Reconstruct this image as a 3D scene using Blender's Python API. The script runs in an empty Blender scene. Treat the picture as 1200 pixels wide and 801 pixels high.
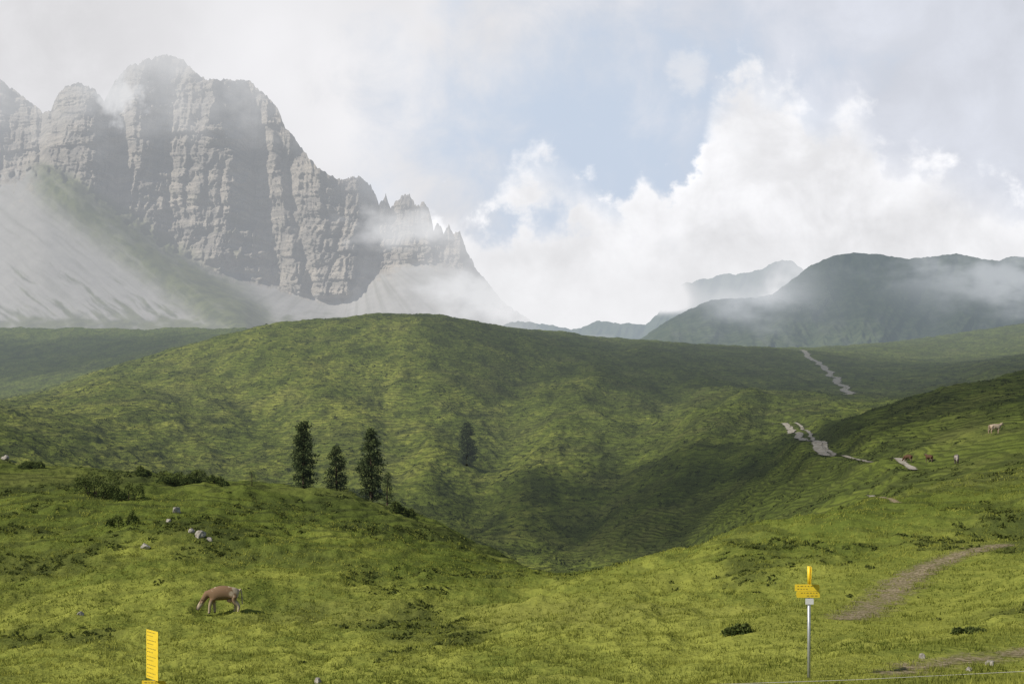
import bpy, bmesh, math, random
import numpy as np
from mathutils import Vector
random.seed(7); rng = np.random.default_rng(11)
F = 1287.0; HY = 560.0
sc = bpy.context.scene
C = sc.collection

# ---------------------------------------------------------------- noise
_perm = np.random.default_rng(3).permutation(256)
_perm = np.concatenate([_perm, _perm, _perm])
_ang = np.random.default_rng(5).random(256) * 2 * np.pi
_gx, _gy = np.cos(_ang), np.sin(_ang)
_rv = np.random.default_rng(8).random(512)
def pn(x, y, seed=0):
    x = np.asarray(x, float) + seed * 17.31; y = np.asarray(y, float) + seed * 9.77
    xi = np.floor(x).astype(int); yi = np.floor(y).astype(int)
    xf = x - xi; yf = y - yi
    u = xf*xf*xf*(xf*(xf*6-15)+10); v = yf*yf*yf*(yf*(yf*6-15)+10)
    def g(i, j, fx, fy):
        h = _perm[_perm[i & 255] + (j & 255)]
        return _gx[h]*fx + _gy[h]*fy
    a = g(xi, yi, xf, yf); b = g(xi+1, yi, xf-1, yf)
    c = g(xi, yi+1, xf, yf-1); d = g(xi+1, yi+1, xf-1, yf-1)
    return ((a*(1-u)+b*u)*(1-v) + (c*(1-u)+d*u)*v) * 1.5
def fbm(x, y, o=4, seed=0, gain=.5):
    r = 0; a = 1; f = 1; t = 0
    for i in range(o):
        r = r + a*pn(x*f, y*f, seed+i); t += a; a *= gain; f *= 2.03
    return r / t
def ridged(x, y, o=4, seed=0, gain=.5):
    r = 0; a = 1; f = 1; t = 0
    for i in range(o):
        r = r + a*(1-2*np.abs(pn(x*f, y*f, seed+i))); t += a; a *= gain; f *= 2.03
    return r / t
def sstep(a, b, x):
    t = np.clip((x-a)/(b-a), 0, 1); return t*t*(3-2*t)
def gsmooth(A, sig, axis):
    if sig <= 0: return A
    n = int(3*sig)+1; k = np.exp(-.5*(np.arange(-n, n+1)/sig)**2); k /= k.sum()
    pad = [(0, 0), (0, 0)]; pad[axis] = (n, n)
    P = np.pad(A, pad, mode='edge'); out = np.zeros_like(A)
    L = A.shape[axis]
    for i, w in enumerate(k):
        out += w*(P[i:i+L, :] if axis == 0 else P[:, i:i+L])
    return out

# ---------------------------------------------------------------- mesh helpers
def mesh_np(name, V, Fc, mat=None, parent=None, attrs=None, smooth=True):
    V = np.asarray(V, np.float32); Fc = np.asarray(Fc, np.int32); k = Fc.shape[1]
    me = bpy.data.meshes.new(name)
    me.vertices.add(len(V)); me.vertices.foreach_set('co', V.ravel())
    me.loops.add(Fc.size); me.loops.foreach_set('vertex_index', Fc.ravel())
    me.polygons.add(len(Fc)); me.polygons.foreach_set('loop_start', np.arange(0, Fc.size, k, dtype=np.int32))
    me.update(calc_edges=True)
    if smooth: me.polygons.foreach_set('use_smooth', np.ones(len(Fc), bool))
    for kk, vv in (attrs or {}).items():
        a = me.attributes.new(kk, 'FLOAT', 'POINT'); a.data.foreach_set('value', np.asarray(vv, np.float32).ravel())
    if mat: me.materials.append(mat)
    o = bpy.data.objects.new(name, me); C.objects.link(o)
    if parent: o.parent = parent
    return o
def grid_faces(nr, nc):
    i = np.arange(nr*nc).reshape(nr, nc)
    return np.stack([i[:-1, :-1], i[:-1, 1:], i[1:, 1:], i[1:, :-1]], -1).reshape(-1, 4)
def bm_obj(name, bm, mat, parent=None, smooth=False):
    me = bpy.data.meshes.new(name); bm.normal_update(); bm.to_mesh(me); bm.free()
    if smooth: me.polygons.foreach_set('use_smooth', np.ones(len(me.polygons), bool))
    if mat: me.materials.append(mat)
    o = bpy.data.objects.new(name, me); C.objects.link(o)
    if parent: o.parent = parent
    return o
def thing(name, label, cat, loc, rz=0, group=None):
    o = bpy.data.objects.new(name, None); C.objects.link(o); o.empty_display_size = .2
    o.location = loc; o.rotation_euler = (0, 0, rz)
    return tag(o, label, cat, group)
def tag(o, label=None, cat=None, group=None, kind=None):
    if label: o['label'] = label
    if cat: o['category'] = cat
    if group: o['group'] = group
    if kind: o['kind'] = kind
    return o

# ---------------------------------------------------------------- material helpers
class NB:
    def __init__(s, tree): s.t = tree; s.n = tree.nodes; s.l = tree.links
    def node(s, ty, **kw):
        n = s.n.new(ty)
        for k, v in kw.items(): setattr(n, k, v)
        return n
    def put(s, sock, v):
        if isinstance(v, bpy.types.NodeSocket): s.l.new(v, sock)
        elif isinstance(v, (tuple, list)) and len(v) == 3 and sock.type == 'RGBA': sock.default_value = (*v, 1)
        else: sock.default_value = v
    def m(s, op, a, b=None, c=None, clamp=False):
        n = s.node('ShaderNodeMath', operation=op, use_clamp=clamp)
        s.put(n.inputs[0], a)
        if b is not None: s.put(n.inputs[1], b)
        if c is not None: s.put(n.inputs[2], c)
        return n.outputs[0]
    def ss(s, x, a, b, lo=0., hi=1.):
        n = s.node('ShaderNodeMapRange', interpolation_type='SMOOTHSTEP')
        s.put(n.inputs[0], x); s.put(n.inputs[1], a); s.put(n.inputs[2], b); s.put(n.inputs[3], lo); s.put(n.inputs[4], hi)
        return n.outputs[0]
    def mix(s, f, a, b, mode='MIX'):
        n = s.node('ShaderNodeMix', data_type='RGBA', blend_type=mode)
        s.put(n.inputs[0], f); s.put(n.inputs[6], a); s.put(n.inputs[7], b)
        return n.outputs[2]
    def noise(s, vec, scale, detail=5, rough=.5, dist=0.):
        n = s.node('ShaderNodeTexNoise')
        if vec is not None: s.l.new(vec, n.inputs['Vector'])
        n.inputs['Scale'].default_value = scale; n.inputs['Detail'].default_value = detail
        n.inputs['Roughness'].default_value = rough; n.inputs['Distortion'].default_value = dist
        return n.outputs[0]
    def attr(s, name): return s.node('ShaderNodeAttribute', attribute_name=name).outputs['Fac']
    def pos(s): return s.node('ShaderNodeNewGeometry').outputs['Position']
    def vm(s, op, a, b=None):
        n = s.node('ShaderNodeVectorMath', operation=op); s.put(n.inputs[0], a)
        if b is not None: s.put(n.inputs[1], b)
        return n.outputs['Value'] if op == 'LENGTH' else n.outputs[0]
    def scale(s, col, k):
        n = s.node('ShaderNodeVectorMath', operation='SCALE')
        if isinstance(col, tuple): n.inputs[0].default_value = col
        else: s.l.new(col, n.inputs[0])
        s.put(n.inputs['Scale'], k); return n.outputs[0]
    def xyz(s, v):
        n = s.node('ShaderNodeSeparateXYZ'); s.l.new(v, n.inputs[0]); return n.outputs
    def comb(s, x, y, z):
        n = s.node('ShaderNodeCombineXYZ'); s.put(n.inputs[0], x); s.put(n.inputs[1], y); s.put(n.inputs[2], z); return n.outputs[0]
    def bump(s, h, strength=1., dist=1.):
        n = s.node('ShaderNodeBump'); s.put(n.inputs['Height'], h)
        s.put(n.inputs['Strength'], strength); n.inputs['Distance'].default_value = dist
        return n.outputs[0]
    def mixsh(s, f, a, c):
        mx = s.node('ShaderNodeMixShader'); s.put(mx.inputs[0], f); s.l.new(a, mx.inputs[1]); s.l.new(c, mx.inputs[2]); return mx.outputs[0]
def newmat(name):
    m = bpy.data.materials.new(name); m.use_nodes = True; m.node_tree.nodes.clear()
    b = NB(m.node_tree); b.out = b.node('ShaderNodeOutputMaterial'); b.mat = m
    return b
def bsdf(b, col, rough=.9, normal=None, spec=.2, metal=0.):
    n = b.node('ShaderNodeBsdfPrincipled'); b.put(n.inputs['Base Color'], col); b.put(n.inputs['Roughness'], rough)
    n.inputs['Specular IOR Level'].default_value = spec; n.inputs['Metallic'].default_value = metal
    if normal is not None: b.l.new(normal, n.inputs['Normal'])
    return n.outputs[0]
def matte(b, col, normal=None):
    n = b.node('ShaderNodeBsdfDiffuse'); b.put(n.inputs[0], col)
    if normal is not None: b.l.new(normal, n.inputs['Normal'])
    return n.outputs[0]
def painted_haze(b, sh, L=6000., col=(.56, .62, .70), mist=None, veil=None, start=100., mcol=(.80, .805, .82)):
    """aerial perspective: emission painted in by distance; mist paints paler emission, veil fades the surface"""
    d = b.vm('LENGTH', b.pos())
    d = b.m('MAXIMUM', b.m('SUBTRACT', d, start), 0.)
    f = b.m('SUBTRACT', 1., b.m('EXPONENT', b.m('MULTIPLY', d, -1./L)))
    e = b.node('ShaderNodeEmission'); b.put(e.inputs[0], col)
    o = b.mixsh(f, sh, e.outputs[0])  # distance haze painted as emission blended over the surface
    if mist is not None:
        e2 = b.node('ShaderNodeEmission'); b.put(e2.inputs[0], mcol); o = b.mixsh(mist, o, e2.outputs[0])  # mist painted on the surface as a paler emission
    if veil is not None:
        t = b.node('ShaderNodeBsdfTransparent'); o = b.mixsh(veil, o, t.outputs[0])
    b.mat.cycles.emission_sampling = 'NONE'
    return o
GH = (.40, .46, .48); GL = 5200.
def simple(name, col, rough=.7, var=.15, scale=8., spec=.3, metal=0., bumpd=0.):
    b = newmat(name); tc = b.node('ShaderNodeTexCoord').outputs['Object']
    n = b.noise(tc, scale, 5, .6)
    c2 = tuple(x*(1-var*2) for x in col)
    c = b.mix(b.ss(n, .3, .7), c2, col)
    nm = b.bump(n, .6, bumpd) if bumpd else None
    b.l.new(bsdf(b, c, rough, nm, spec, metal), b.out.inputs[0]); return b.mat

# ---------------------------------------------------------------- terrain heights
PC = [-600, 0, 100, 200, 300, 400, 500, 600, 700, 800, 900, 1000, 1100, 1200, 1800]
ROWS = [
 (1.0,  [2748]*15),
 (3.0,  [1289]*15),
 (12.,  [850, 850, 850, 850, 850, 848, 845, 842, 838, 832, 826, 820, 815, 808, 780]),
 (26.,  [850, 842, 838, 834, 828, 822, 818, 815, 812, 808, 800, 789, 780, 770, 730]),
 (42.,  [780, 785, 784, 782, 779, 773, 765, 760, 755, 750, 745, 740, 733, 722, 680]),
 (62.,  [700, 724, 722, 720, 720, 724, 724, 716, 710, 700, 690, 680, 668, 650, 590]),
 (90.,  [600, 630, 628, 625, 632, 644, 660, 678, 663, 632, 610, 592, 582, 568, 500]),
 (135., [510, 534, 541, 550, 558, 568, 600, 654, 720, 700, 650, 600, 556, 526, 430]),
 (190., [540, 575, 590, 600, 605, 612, 632, 690, 722, 692, 620, 545, 503, 474, 380]),
 (270., [500, 560, 600, 615, 620, 622, 632, 676, 668, 636, 540, 485, 457, 435, 330]),
 (380., [470, 500, 540, 575, 590, 590, 575, 590, 572, 540, 508, 500, 490, 470, 350]),
 (560., [430, 486, 484, 500, 508, 500, 500, 515, 500, 484, 474, 484, 480, 460, 340]),
 (850., [440, 484, 444, 406, 382, 370, 366, 398, 425, 436, 446, 450, 440, 420, 330]),
 (1150.,[430, 470, 450, 430, 400, 388, 370, 384, 398, 405, 409, 420, 428, 420, 330]),
 (1500.,[400, 425, 418, 408, 402, 395, 387, 394, 402, 409, 415, 410, 405, 398, 350]),
 (1900.,[380, 378, 383, 382, 384, 395, 402, 404, 408, 414, 418, 410, 398, 374, 330]),
 (2600.,[430]*15),
 (9000.,[500]*15)]
ud = np.linspace(-.56, .56, 900); ul = -.56 - np.geomspace(.004, 1.4, 50)[::-1]
U = np.concatenate([ul, ud, -ul[::-1]])
NR = 1300; s0, s1 = math.log(1.), math.log(9000.)
S = np.linspace(s0, s1, NR); D = np.exp(S)
pxs = 600 + F*U
Rp = np.stack([np.interp(pxs, PC, r[1]) for r in ROWS]); Rs = np.log([r[0] for r in ROWS])
PY = np.empty((NR, len(U)))
for j in range(len(U)): PY[:, j] = np.interp(S, Rs, Rp[:, j])
PY[:, 50:-50] = gsmooth(PY, 24, 1)[:, 50:-50]
sm = gsmooth(PY, 9, 0); w = sstep(10, 20, D)[:, None]
PY = PY*(1-w) + sm*w
DD = D[:, None] + 0*U[None, :]; XX = DD*U[None, :]; YY = DD
PXg = pxs[None, :]+0*DD
wob = 14*fbm(XX/60, YY/80, 3, 140)
def fold(x0, y0, x1, y1, wid, amp, dlo, dhi):
    dx, dy = x1-x0, y1-y0; L2 = dx*dx+dy*dy
    q = np.clip(((PXg-x0)*dx+(PY-y0)*dy)/L2, 0, 1)
    ds = np.hypot(PXg+wob-(x0+q*dx), PY-(y0+q*dy))
    return -amp*np.exp(-(ds/wid)**2)*sstep(dlo*.85, dlo, DD)*sstep(dhi*1.2, dhi, DD)
PYf = 0
for a_ in [(875, 492, 740, 628, 24, 13, 240, 620), (930, 520, 800, 622, 16, -7, 200, 420), (790, 470, 668, 640, 22, -11, 250, 800), (700, 455, 615, 610, 28, 10, 270, 850),
           (610, 450, 560, 600, 24, -9, 300, 850), (520, 470, 505, 570, 24, 8, 300, 800), (440, 440, 470, 560, 22, -7, 350, 800), (330, 430, 400, 520, 30, 7, 420, 820),
           (250, 440, 330, 530, 24, -7, 420, 820), (120, 470, 230, 540, 26, 6, 420, 820), (760, 420, 840, 470, 16, 5, 600, 1200), (640, 420, 720, 440, 16, -5, 600, 1100)]:
    PYf = PYf + fold(*a_)
PY = PY + PYf
Z = (HY-PY)/F*DD
nearm = sstep(8, 25, DD)
gx, gy = XX-12, YY-235; rho = np.hypot(gx, gy)+1; phi = np.arctan2(gx, gy)
phw = phi + .10*fbm(XX/90, YY/110, 3, 8)
Z += 5.*sstep(70, 260, rho)*sstep(230, 330, DD)*(1-.75*sstep(620, 900, DD))*ridged(phw*3.1+.3, np.log(rho)*1.1, 3, 41)
Z += 2.4*sstep(60, 200, rho)*sstep(180, 300, DD)*ridged(phw*11, np.log(rho)*3, 3, 45)*(1-.5*sstep(700, 1200, DD))
Z += 3.2*sstep(220, 500, DD)*ridged(XX/120, YY/150, 4, 2)*(1+1.6*sstep(1000, 1800, DD))
Z += 1.8*sstep(60, 260, DD)*fbm(XX/24, YY/30, 4, 7)
Z += 1.15*sstep(25, 70, DD)*fbm(XX/9, YY/10, 4, 12)
Z += .36*nearm*fbm(XX/2.6, YY/2.8, 3, 21)
hum = np.maximum(0, fbm(XX/1.1, YY/1.2, 3, 33))
Z += .24*nearm*hum
PYn = HY - Z/DD*F
def gz(x, y, A=None):
    A = Z if A is None else A
    r = np.clip((np.log(np.maximum(y, 1.01))-s0)/(s1-s0)*(NR-1), 0, NR-1.001); c = np.clip(np.interp(x/y, U, np.arange(len(U))), 0, len(U)-1.001)
    r0 = np.floor(r).astype(int); c0 = np.floor(c).astype(int); fr = r-r0; fc = c-c0
    return (A[r0, c0]*(1-fc)+A[r0, c0+1]*fc)*(1-fr) + (A[r0+1, c0]*(1-fc)+A[r0+1, c0+1]*fc)*fr
def hit(px, py, dmin=10., A=None):
    A = PYn if A is None else A
    c = int(round(float(np.interp((px-600)/F, U, np.arange(len(U))))))
    col = A[:, c]; ok = np.where((D > dmin) & (col <= py))[0]
    return D[ok[0]] if len(ok) else D[np.argmin(np.where(D > dmin, col, 1e9))]
def at(px, py=None, d=None, dmin=10., A=None):
    if d is None: d = hit(px, py, dmin, A)
    x = (px-600)/F*d
    return Vector((x, d, float(gz(np.array(x), np.array(d)))))

# ---------------------------------------------------------------- paths: the ground is smoothed flat along them
PATHS = []
def path(pts, width, off, dmin, label, fade=1., wig=.5):
    P = []
    for (a0, b0), (a1, b1) in zip(pts[:-1], pts[1:]):
        n = max(3, int(math.hypot(a1-a0, b1-b0)/2))
        for i in range(n): P.append((a0+(a1-a0)*i/n, b0+(b1-b0)*i/n))
    W = np.array([[*at(q[0], q[1], dmin=dmin, A=gsP)][:2] for q in P])
    for _ in range(24): W[1:-1] = (W[:-2]+W[1:-1]*2+W[2:])/4
    seg = np.r_[0, np.cumsum(np.hypot(*np.diff(W, axis=0).T))]
    n = int(min(1500, seg[-1]/max(.2, width/6))); tt = np.linspace(0, seg[-1], n)
    W = np.stack([np.interp(tt, seg, W[:, 0]), np.interp(tt, seg, W[:, 1])], -1)
    ends = np.minimum(1, np.minimum(tt, tt[::-1])/(8*width))
    W += np.stack([width*wig*fbm(tt/width/14, tt*0, 2, 15)*ends, width*wig*fbm(tt/width/14, tt*0+9, 2, 16)*ends], -1)
    for _ in range(20): W[1:-1] = (W[:-2]+W[1:-1]*2+W[2:])/4
    T = np.gradient(W, axis=0); T /= np.linalg.norm(T, axis=1)[:, None]+1e-9; N = np.stack([-T[:, 1], T[:, 0]], -1)
    wd = width*(1+.6*fbm(tt/width/5, tt*0, 3, 5)); k = 13; q = np.linspace(-1, 1, k)
    G = W[:, None, :] + N[:, None, :]*(q[None, :, None]*wd[:, None, None]/2*1.9)
    zc = gz(W[:, 0], W[:, 1]); m_ = max(3, int((11 if dmin >= 100 else 5)*width/(seg[-1]/n)))
    ker = np.hanning(2*m_+1); ker /= ker.sum(); zc = np.convolve(np.pad(zc, m_, mode='edge'), ker, 'valid')
    rad_ = width*(6. if dmin >= 100 else 3.5)
    lo, hi = W.min(0)-rad_, W.max(0)+rad_
    rr_ = np.where((D > lo[1]) & (D < hi[1]))[0]
    if len(rr_):
        sub = slice(rr_[0], rr_[-1]+1); X_, Y_ = XX[sub], YY[sub]
        msk = (X_ > lo[0]) & (X_ < hi[0])
        xs_, ys_ = X_[msk], Y_[msk]
        best = np.full(len(xs_), 1e9); bz = np.zeros(len(xs_)); stp = max(1, n//400)
        for i in range(0, n, stp):
            dd_ = np.hypot(xs_-W[i, 0], ys_-W[i, 1]); b_ = dd_ < best; best[b_] = dd_[b_]; bz[b_] = zc[i]
        wt = sstep(rad_, width*1.3, best); Zs = Z[sub]; Zs[msk] = Zs[msk]*(1-wt)+bz*wt
    PATHS.append((G, q, n, k, off, label, fade, width))
gsP = gsmooth(gsmooth(PY, 10, 0), 5, 1)
path([(938, 415), (944, 422), (962, 431), (967, 440), (982, 449), (992, 463), (1012, 476)], 3.3, .5, 420, 'pale gravel path climbing the far green hillside', 1.5, 1.6)
path([(905, 502), (925, 511), (942, 521), (965, 528), (980, 539)], 1.35, .3, 150, 'pale stony path cutting down across the middle slope', 1.5, 1.2)
path([(926, 506), (944, 508), (960, 515), (972, 524), (980, 537)], .75, .3, 150, 'narrow upper fork of the stony path on the middle slope', 1.3, 1.)
path([(978, 538), (1010, 541), (1045, 543), (1065, 547), (1075, 553)], .8, .2, 150, 'thin path running level towards the brown cows', 1.3, .8)
path([(1016, 579), (1035, 587), (1057, 594)], .7, .06, 60, 'short bare piece of path on the crest of the right meadow', 1.)
path([(1205, 625), (1150, 643), (1110, 660), (1070, 680), (1035, 700), (1008, 716), (985, 738)], 1.9, .03, 30, 'worn earth track over the bright right meadow', .62)
path([(1260, 755), (1150, 774), (1080, 783), (1010, 796)], 1.3, .03, 14, 'trodden bare earth strip in the bottom right corner', .55)
PYn = HY - Z/DD*F
V = np.stack([XX, YY, Z], -1).reshape(-1, 3)

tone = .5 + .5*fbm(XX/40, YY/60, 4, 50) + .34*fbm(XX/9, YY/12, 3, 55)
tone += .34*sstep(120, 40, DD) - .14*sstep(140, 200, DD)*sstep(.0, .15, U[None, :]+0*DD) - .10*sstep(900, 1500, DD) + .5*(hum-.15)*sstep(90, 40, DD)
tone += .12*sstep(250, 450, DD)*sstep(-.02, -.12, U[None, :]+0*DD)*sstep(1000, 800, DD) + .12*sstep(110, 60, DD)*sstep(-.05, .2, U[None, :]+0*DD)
shr = sstep(.10, .34, fbm(XX/14, YY/20, 5, 61, .6) + .12*sstep(60, 120, DD) - .1*sstep(60, 30, DD)-.04)

# ---------------------------------------------------------------- ground material
b = newmat('alpine_turf'); p = b.pos(); x3 = b.xyz(p)
dist = b.vm('LENGTH', p)
nb = b.noise(p, .03, 4, .6); nm = b.noise(p, .28, 7, .65); nf = b.noise(p, 3.2, 4, .7)
far = b.ss(dist, 90., 400.)
mixn = b.m('ADD', b.m('MULTIPLY', nm, b.m('ADD', .45, b.m('MULTIPLY', far, .3))), b.m('MULTIPLY', nf, b.m('SUBTRACT', .45, b.m('MULTIPLY', far, .2))))
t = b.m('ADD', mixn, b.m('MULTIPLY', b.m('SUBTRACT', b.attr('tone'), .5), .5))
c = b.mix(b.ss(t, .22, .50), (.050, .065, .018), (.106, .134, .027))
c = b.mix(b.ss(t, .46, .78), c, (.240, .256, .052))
c = b.mix(b.m('MULTIPLY', b.ss(nb, .48, .66), .3), c, (.140, .130, .052))
c = b.mix(b.m('MULTIPLY', b.attr('shrub'), b.ss(nm, .35, .55, .3, .75)), c, (.042, .055, .019))
zz = x3[2]
tn = b.noise(p, .05, 3, .6)
w1 = b.m('SINE', b.m('ADD', b.m('MULTIPLY', zz, 2*math.pi/2.0), b.m('MULTIPLY', tn, 34.)))
w2 = b.m('SINE', b.m('ADD', b.m('MULTIPLY', zz, 2*math.pi/.9), b.m('MULTIPLY', tn, 50.)))
farw = b.ss(dist, 250., 420.)
ww = b.m('ADD', b.m('MULTIPLY', w1, farw), b.m('MULTIPLY', w2, b.m('SUBTRACT', 1., farw)))
wfac = b.m('MULTIPLY', b.ss(ww, .0, .9), b.m('MULTIPLY', b.ss(nm, .36, .50), b.ss(dist, 50., 110.)))
c = b.mix(b.m('MULTIPLY', wfac, .62), c, (.040, .049, .018))
hgt = b.m('ADD', b.m('MULTIPLY', nf, .14), b.m('MULTIPLY', nm, b.m('ADD', .5, b.m('MULTIPLY', far, 2.6))))
hgt = b.m('SUBTRACT', hgt, b.m('MULTIPLY', ww, b.m('MULTIPLY', b.ss(dist, 60., 300.), .30)))
nrm = b.bump(hgt, 1., 1.)
b.l.new(painted_haze(b, matte(b, c, nrm), GL, GH), b.out.inputs[0])
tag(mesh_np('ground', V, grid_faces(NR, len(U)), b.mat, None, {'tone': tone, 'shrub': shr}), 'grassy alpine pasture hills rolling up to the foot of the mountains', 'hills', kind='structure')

b = newmat('path_gravel'); p = b.pos()
n1 = b.noise(p, .9, 6, .7); n2 = b.noise(p, 7., 3, .7)
gr = b.mix(b.ss(n1, .35, .65), (.19, .17, .13), (.38, .35, .30))
ea = b.mix(b.ss(n2, .35, .65), (.16, .13, .075), (.30, .25, .165))
c = b.mix(b.ss(b.vm('LENGTH', p), 110., 140.), ea, gr)
e = b.attr('edge')
a = b.ss(b.m('ADD', e, b.m('MULTIPLY', b.m('SUBTRACT', b.m('ADD', b.m('MULTIPLY', n1, .6), b.m('MULTIPLY', n2, .4)), .5), b.ss(b.vm('LENGTH', p), 100., 150., 2.4, 1.6))), .15, .85)
tr = b.node('ShaderNodeBsdfTransparent')
b.l.new(b.mixsh(a, tr.outputs[0], painted_haze(b, matte(b, c, b.bump(n2, .8, .05)), GL, GH)), b.out.inputs[0]); M_path = b.mat
for (G, q, n, k, off, label, fade, width) in PATHS:
    z = gz(G[..., 0], G[..., 1]) + off
    ed = (1-np.abs(q)[None, :]**1.5*1.3/max(1, fade))*fade + 0*z
    ed = np.minimum(ed, (1-np.abs(q)[None, :])*3.)
    ed = ed - 1.2*(1-np.minimum(1, np.minimum(np.arange(n), np.arange(n)[::-1])/max(10., n*.05))[:, None])
    tag(mesh_np('path', np.dstack([G, z]).reshape(-1, 3), grid_faces(n, k), M_path, None, {'edge': ed}), label, 'path', kind='structure')

# ---------------------------------------------------------------- rock mountains
def sheet(name, px0, px1, step, cols, rows, nr, dispf, mat, label, attrf):
    px = np.arange(px0, px1, step); k = len(rows)
    dR = np.stack([np.full(len(px), float(r[0])) for r in rows])
    pR = np.stack([r[1] if (np.ndim(r[1]) and len(r[1]) == len(px)) else np.interp(px, cols, r[1]) for r in rows])
    wts = np.array([r[2] for r in rows[1:]], float); kn = np.r_[0, np.cumsum(wts)]; kn /= kn[-1]
    tt = np.linspace(0, 1, nr); Dg = np.empty((nr, len(px))); Pg = Dg.copy()
    for j in range(len(px)):
        Dg[:, j] = np.interp(tt, kn, dR[:, j]); Pg[:, j] = np.interp(tt, kn, pR[:, j])
    T = tt[:, None]+0*Dg; PX = px[None, :]+0*Dg
    Dg, Pg = dispf(PX, Pg, Dg, T, kn)
    X = (PX-600)/F*Dg; Zz = (HY-Pg)/F*Dg
    o = mesh_np(name, np.stack([X, Dg, Zz], -1).reshape(-1, 3), grid_faces(nr, len(px)), mat, None, attrf(PX, Pg, T, kn))
    return tag(o, label, 'mountain', kind='structure')

b = newmat('limestone_mountain'); p = b.pos(); x3 = b.xyz(p)
nL = b.noise(p, .006, 5, .6); nM = b.noise(p, .03, 6, .65); nF = b.noise(p, .10, 5, .75)
str_c = b.comb(b.m('MULTIPLY', x3[0], .003), b.m('MULTIPLY', x3[1], .003), b.m('ADD', b.m('MULTIPLY', x3[2], .075), b.m('MULTIPLY', x3[0], .008)))
nS = b.noise(str_c, 1., 7, .7, .3)
str_v = b.comb(b.m('MULTIPLY', x3[0], .045), b.m('MULTIPLY', x3[1], .02), b.m('MULTIPLY', x3[2], .006))
nV = b.noise(str_v, 1., 6, .65, .5)
rock = b.mix(b.ss(nS, .36, .60), (.24, .22, .195), (.40, .36, .31))
rock = b.mix(b.ss(nV, .48, .66, 0., .5), rock, (.21, .195, .175))
rock = b.mix(b.ss(nL, .46, .68, 0., .35), rock, (.46, .41, .345))
rock = b.mix(b.ss(nS, .50, .40, 0., .3), rock, (.20, .187, .17))
rock = b.mix(b.attr('gully'), rock, (.165, .16, .155))  # rock darkened in its recesses, shade painted into the colour
scree = b.mix(b.ss(nM, .3, .7), (.275, .268, .258), (.315, .308, .295))
scree = b.mix(b.attr('streak'), scree, (.175, .175, .152))
green = b.mix(b.ss(nM, .35, .65), (.036, .050, .016), (.088, .104, .034))
c = b.mix(b.attr('scree'), rock, scree); c = b.mix(b.attr('green'), c, green)
bs = b.m('SUBTRACT', 1., b.m('MULTIPLY', b.m('MAXIMUM', b.attr('scree'), b.attr('green')), .93))
nrm = b.bump(b.m('ADD', b.m('MULTIPLY', nS, 11.), b.m('ADD', b.m('MULTIPLY', nV, 9.), b.m('MULTIPLY', nF, 6.))), bs, 1.)
b.l.new(painted_haze(b, matte(b, c, nrm), 6200., (.51, .54, .58), b.attr('mist'), b.attr('veil')), b.out.inputs[0]); M_rock = b.mat

px = np.arange(-350, 720, 1.)
skx = [-350, -120, -20, 0, 20, 50, 60, 66, 78, 92, 112, 122, 134, 150, 175, 195, 215, 232, 245, 270, 292, 300, 312, 326, 334, 343, 352, 372, 386, 400, 420, 436, 444, 452, 458, 470, 480, 486, 496, 502, 508, 514, 520, 526, 532, 540, 546, 556, 590, 640, 720]
sky_ = [30, 40, 80, 93, 108, 131, 130, 112, 100, 97, 104, 118, 96, 78, 68, 64, 70, 88, 93, 93, 94, 102, 112, 128, 150, 158, 172, 196, 205, 210, 206, 218, 240, 228, 246, 230, 226, 242, 232, 240, 266, 258, 274, 262, 276, 270, 290, 312, 354, 388, 405]
rt = sstep(385, 430, px)*sstep(575, 545, px)
jag = 4*ridged(px/8, px*0, 3, 4, .6) + rt*(8*fbm(px/13, px*0, 4, 6, .75)+5*(_rv[(px/4).astype(int) & 511]-.5))
sky = np.interp(px, skx, sky_) - jag + 2
def stepn(x, k):
    f = x*k; i = np.floor(f); t = f-i; return (i+sstep(.3, .7, t))/k
basx = [-350, 0, 50, 100, 150, 200, 250, 300, 350, 390, 412, 430, 470, 510, 545, 580, 640, 720]
bas_ = [250, 205, 192, 222, 256, 292, 316, 330, 346, 354, 348, 332, 308, 308, 314, 362, 394, 408]
bas = np.interp(px, basx, bas_); bas = gsmooth(bas[None, :], 9, 1)[0]; bas = np.maximum(bas, gsmooth(sky[None, :], 6, 1)[0]+4)
sky = np.minimum(sky, bas-2)
cols = [-350, 720]
def strata(PX, Pg):
    q = (Pg+.09*PX+5*fbm(PX/60, Pg/60, 3, 26))/8.5; i = np.floor(q).astype(int); f = q-i
    r0 = _rv[i & 511]; r1 = _rv[(i+1) & 511]; k = sstep(.7, 1., f)
    return r0*(1-k)+r1*k
def fields(PX, Pg):
    sr = strata(PX, Pg)
    wx = PX + 9*fbm(PX/45, Pg/70, 3, 1) + .10*(Pg-200) + 6*(sr-.5)
    big = stepn(fbm(wx/46, Pg/420, 2, 14), 3.2); med = stepn(fbm(wx/13, Pg/110, 3, 18, .55), 2.6); sml = ridged((wx+.2*Pg)/7.5, Pg/26, 4, 23, .6)
    return wx, big, med, sml, sr
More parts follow.
